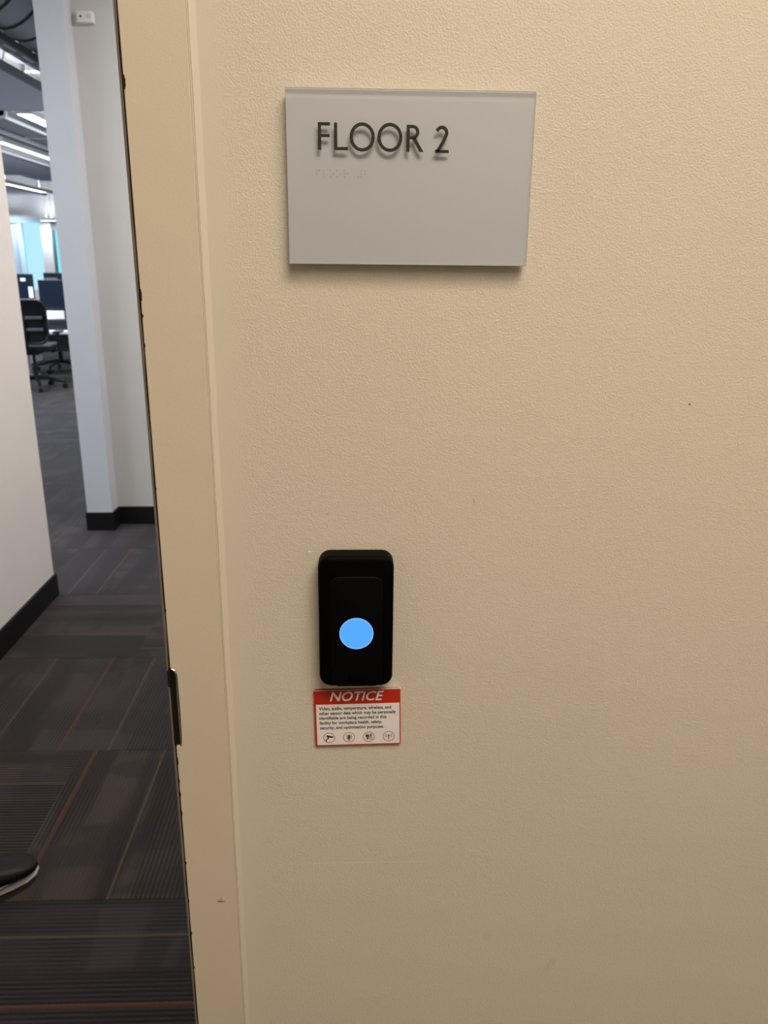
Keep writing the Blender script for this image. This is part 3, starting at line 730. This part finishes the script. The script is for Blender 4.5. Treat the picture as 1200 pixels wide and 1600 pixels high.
def cloud(label, x0, x1, y0, y1, z):
    t = thing('acoustic_panel', label, 'ceiling panel', ((x0 + x1) / 2, y0, z), 0, 'hanging acoustic panels')
    hx = (x1 - x0) / 2
    obj('felt', box(-hx + .02, hx - .02, .02, y1 - y0 - .02, 0, .055), M_cloud, t)
    obj('edge_frame', prism([(-hx, 0), (hx, 0), (hx, y1 - y0), (-hx, y1 - y0)], -.062, .002, hole=[(-hx + .022, .022), (hx - .022, .022), (hx - .022, y1 - y0 - .022), (-hx + .022, y1 - y0 - .022)]), M_cloud_edge, t).rotation_euler = (-math.pi / 2, 0, 0)
    bpy.context.view_layer.update()
    for x in (-hx + .1, hx - .1):
        for y in (.3, y1 - y0 - .3): obj('hanger_rod', tube([(x, y, .05), (x, y, 4.0 - z)], .008, 6), M_whitemetal, t)
    return t
cloud('blue grey hanging acoustic panel nearest the round duct', -4.9, -2.615, 4.7, 8.46, 2.80)
cloud('far blue grey acoustic panel beyond the ceiling lights', -6.3, -4.72, 10.6, 14.6, 2.80)
cloud('farthest pale blue acoustic panel close to the far windows', -8.9, -6.85, 16.5, 19.2, 2.80)

def led(label, x, y0, y1, z, wd, power):
    t = thing('linear_light', label, 'ceiling light', (x, y0, z), 0, 'hanging linear office lights')
    L = y1 - y0
    obj('housing', box(-wd / 2 - .012, wd / 2 + .012, -.012, L + .012, .004, .07, .003), M_whitemetal, t)
    obj('diffuser', box(-wd / 2, wd / 2, 0, L, 0, .006), M_led, t)
    for y in (.25, L - .25): obj('hanger_rod', tube([(0, y, .06), (0, y, 4.0 - z)], .006, 6), M_whitemetal, t)
    ld = bpy.data.lights.new('lamp', 'AREA'); ld.shape = 'RECTANGLE'; ld.size = wd; ld.size_y = L; ld.energy = power; ld.color = (.82, .91, 1.0)
    lo = bpy.data.objects.new('lamp', ld); C.objects.link(lo); lo.parent = t; lo.location = (0, L / 2, -.01)
    ld2 = bpy.data.lights.new('uplight', 'AREA'); ld2.shape = 'RECTANGLE'; ld2.size = wd; ld2.size_y = L; ld2.energy = power * .28; ld2.color = (.92, .95, 1.0)
    lo2 = bpy.data.objects.new('uplight', ld2); C.objects.link(lo2); lo2.parent = t; lo2.location = (0, L / 2, .08); lo2.rotation_euler = (math.pi, 0, 0)
    return t
led('wide bright linear light beside the near acoustic panel', -3.23, 8.68, 11.1, 2.80, .135, LIGHT_OFFICE)
led('bright linear light in the second row past the grey duct', -4.30, 8.52, 10.50, 2.80, .08, LIGHT_OFFICE)
led('bright linear light continuing the second row further in', -4.30, 10.66, 13.0, 2.80, .08, LIGHT_OFFICE)
led('long narrow linear light in the far row', -6.58, 16.1, 18.3, 2.80, .11, LIGHT_OFFICE)
lfar = led('short linear light set crosswise under the far bulkhead', -7.19, 19.6, 19.98, 2.29, .08, LIGHT_OFFICE * .3)
lfar.rotation_euler = (0, 0, -math.pi / 2)
led('tiny light at the far end of the office by the grey blue shade', -7.95, 19.35, 19.6, 2.45, .08, LIGHT_OFFICE * .2)
led('unseen linear light added above the office aisle near the corridor gap', -3.2, 1.7, 4.0, 2.90, .14, LIGHT_OFFICE * 1.1)  # out of view, added to light the column front and aisle floor
led('unseen linear light added along the far edge of the near acoustic panel', -5.12, 5.2, 7.6, 2.80, .14, LIGHT_OFFICE * 1.9)  # out of view, added to brighten the far carpet
rdk = thing('flat_duct', 'grey rectangular duct running behind the wide linear light', 'duct', (-3.68, 8.9, 2.82))
obj('duct_shell', box(-.17, .17, 0, 6.0, 0, .26), mat('mid_grey_duct', (.30, .31, .34), .5, .2), rdk)
for y in (.0, 1.4, 2.8): obj('joint_flange', box(-.178, .178, y, y + .04, -.02, .28), M_whitemetal, rdk)
for y in (.5, 3.5): obj('hanger_strap', box(-.01, .01, y, y + .03, .26, 1.18), M_whitemetal, rdk)
ddk = thing('plenum_block', 'dark grey block standing in for the dark open plenum beside the second light row', 'duct', (-4.06, 9.4, 2.84))  # dark block added for the darkness of the open plenum
obj('duct_shell', box(-.14, .14, 0, 5.5, 0, .22), M_darkgrey, ddk)
for y in (.6, 3.4): obj('hanger_strap', box(-.01, .01, y, y + .03, .22, 1.16), M_whitemetal, ddk)
def pipe(label, x, y0, y1, z, r):
    t = thing('pipe', label, 'pipe', (x, y0, z), 0, 'white ceiling pipes')
    obj('pipe_run', tube([(0, 0, 0), (0, y1 - y0, 0)], r, 10), M_whitemetal, t, True)
    for y in (.06, (y1 - y0) * .6): obj('hanger_rod', tube([(0, y, r * .8), (0, y, 4.0 - z)], .010, 6), M_whitemetal, t)
pipe('slim white pipe hung along the wide linear light', -3.455, 8.75, 13.0, 2.79, .018)
pipe('white pipe under the dark plenum block edge', -3.885, 9.5, 14.0, 2.79, .022)
pipe('thick white pipe beside the second light row', -4.56, 9.0, 14.5, 2.80, .035)
pipe('white pipe running along the far narrow light', -6.35, 14.8, 19.0, 2.80, .035)
bmj = thing('roof_joist', 'white steel roof joist crossing above the near acoustic panel', 'joist', (-3.6, 9.0, 3.24))
obj('bottom_chord', box(-2.6, .98, -.05, .05, 0, .06), M_whitemetal, bmj)
obj('top_chord', box(-2.6, .98, -.05, .05, .70, .76), M_whitemetal, bmj)
for i in range(8):
    x = -2.5 + i * .43
    obj('web_bar', tube([(x, 0, .04), (x + .215, 0, .72), (x + .43, 0, .04)], .012, 6), M_whitemetal, bmj)
fc = thing('fan_unit', 'white ceiling fan unit box by the round duct', 'air unit', (-2.98, 8.75, 2.98))
obj('cabinet', box(-.14, .26, -.10, .55, 0, .12, .01), M_whitemetal, fc)
obj('pipe_stub', tube([(-.17, -.02, .08), (-.24, -.02, .08), (-.24, -.02, .27)], .025, 8), M_whitemetal, fc, True)
for x in (-.10, .22): obj('hanger_rod', tube([(x, .2, .10), (x, .2, 1.02)], .006, 6), M_whitemetal, fc)
ab_ = thing('blue_baffle', 'small pale blue hanging baffle above the far light', 'baffle', (-5.35, 14.75, 2.80))
obj('panel', box(-.32, .35, 0, .9, 0, .05, .005), M_bluefelt, ab_)
for x in (-.2, .25): obj('hanger_rod', tube([(x, .4, .04), (x, .4, 1.2)], .006, 6), M_whitemetal, ab_)
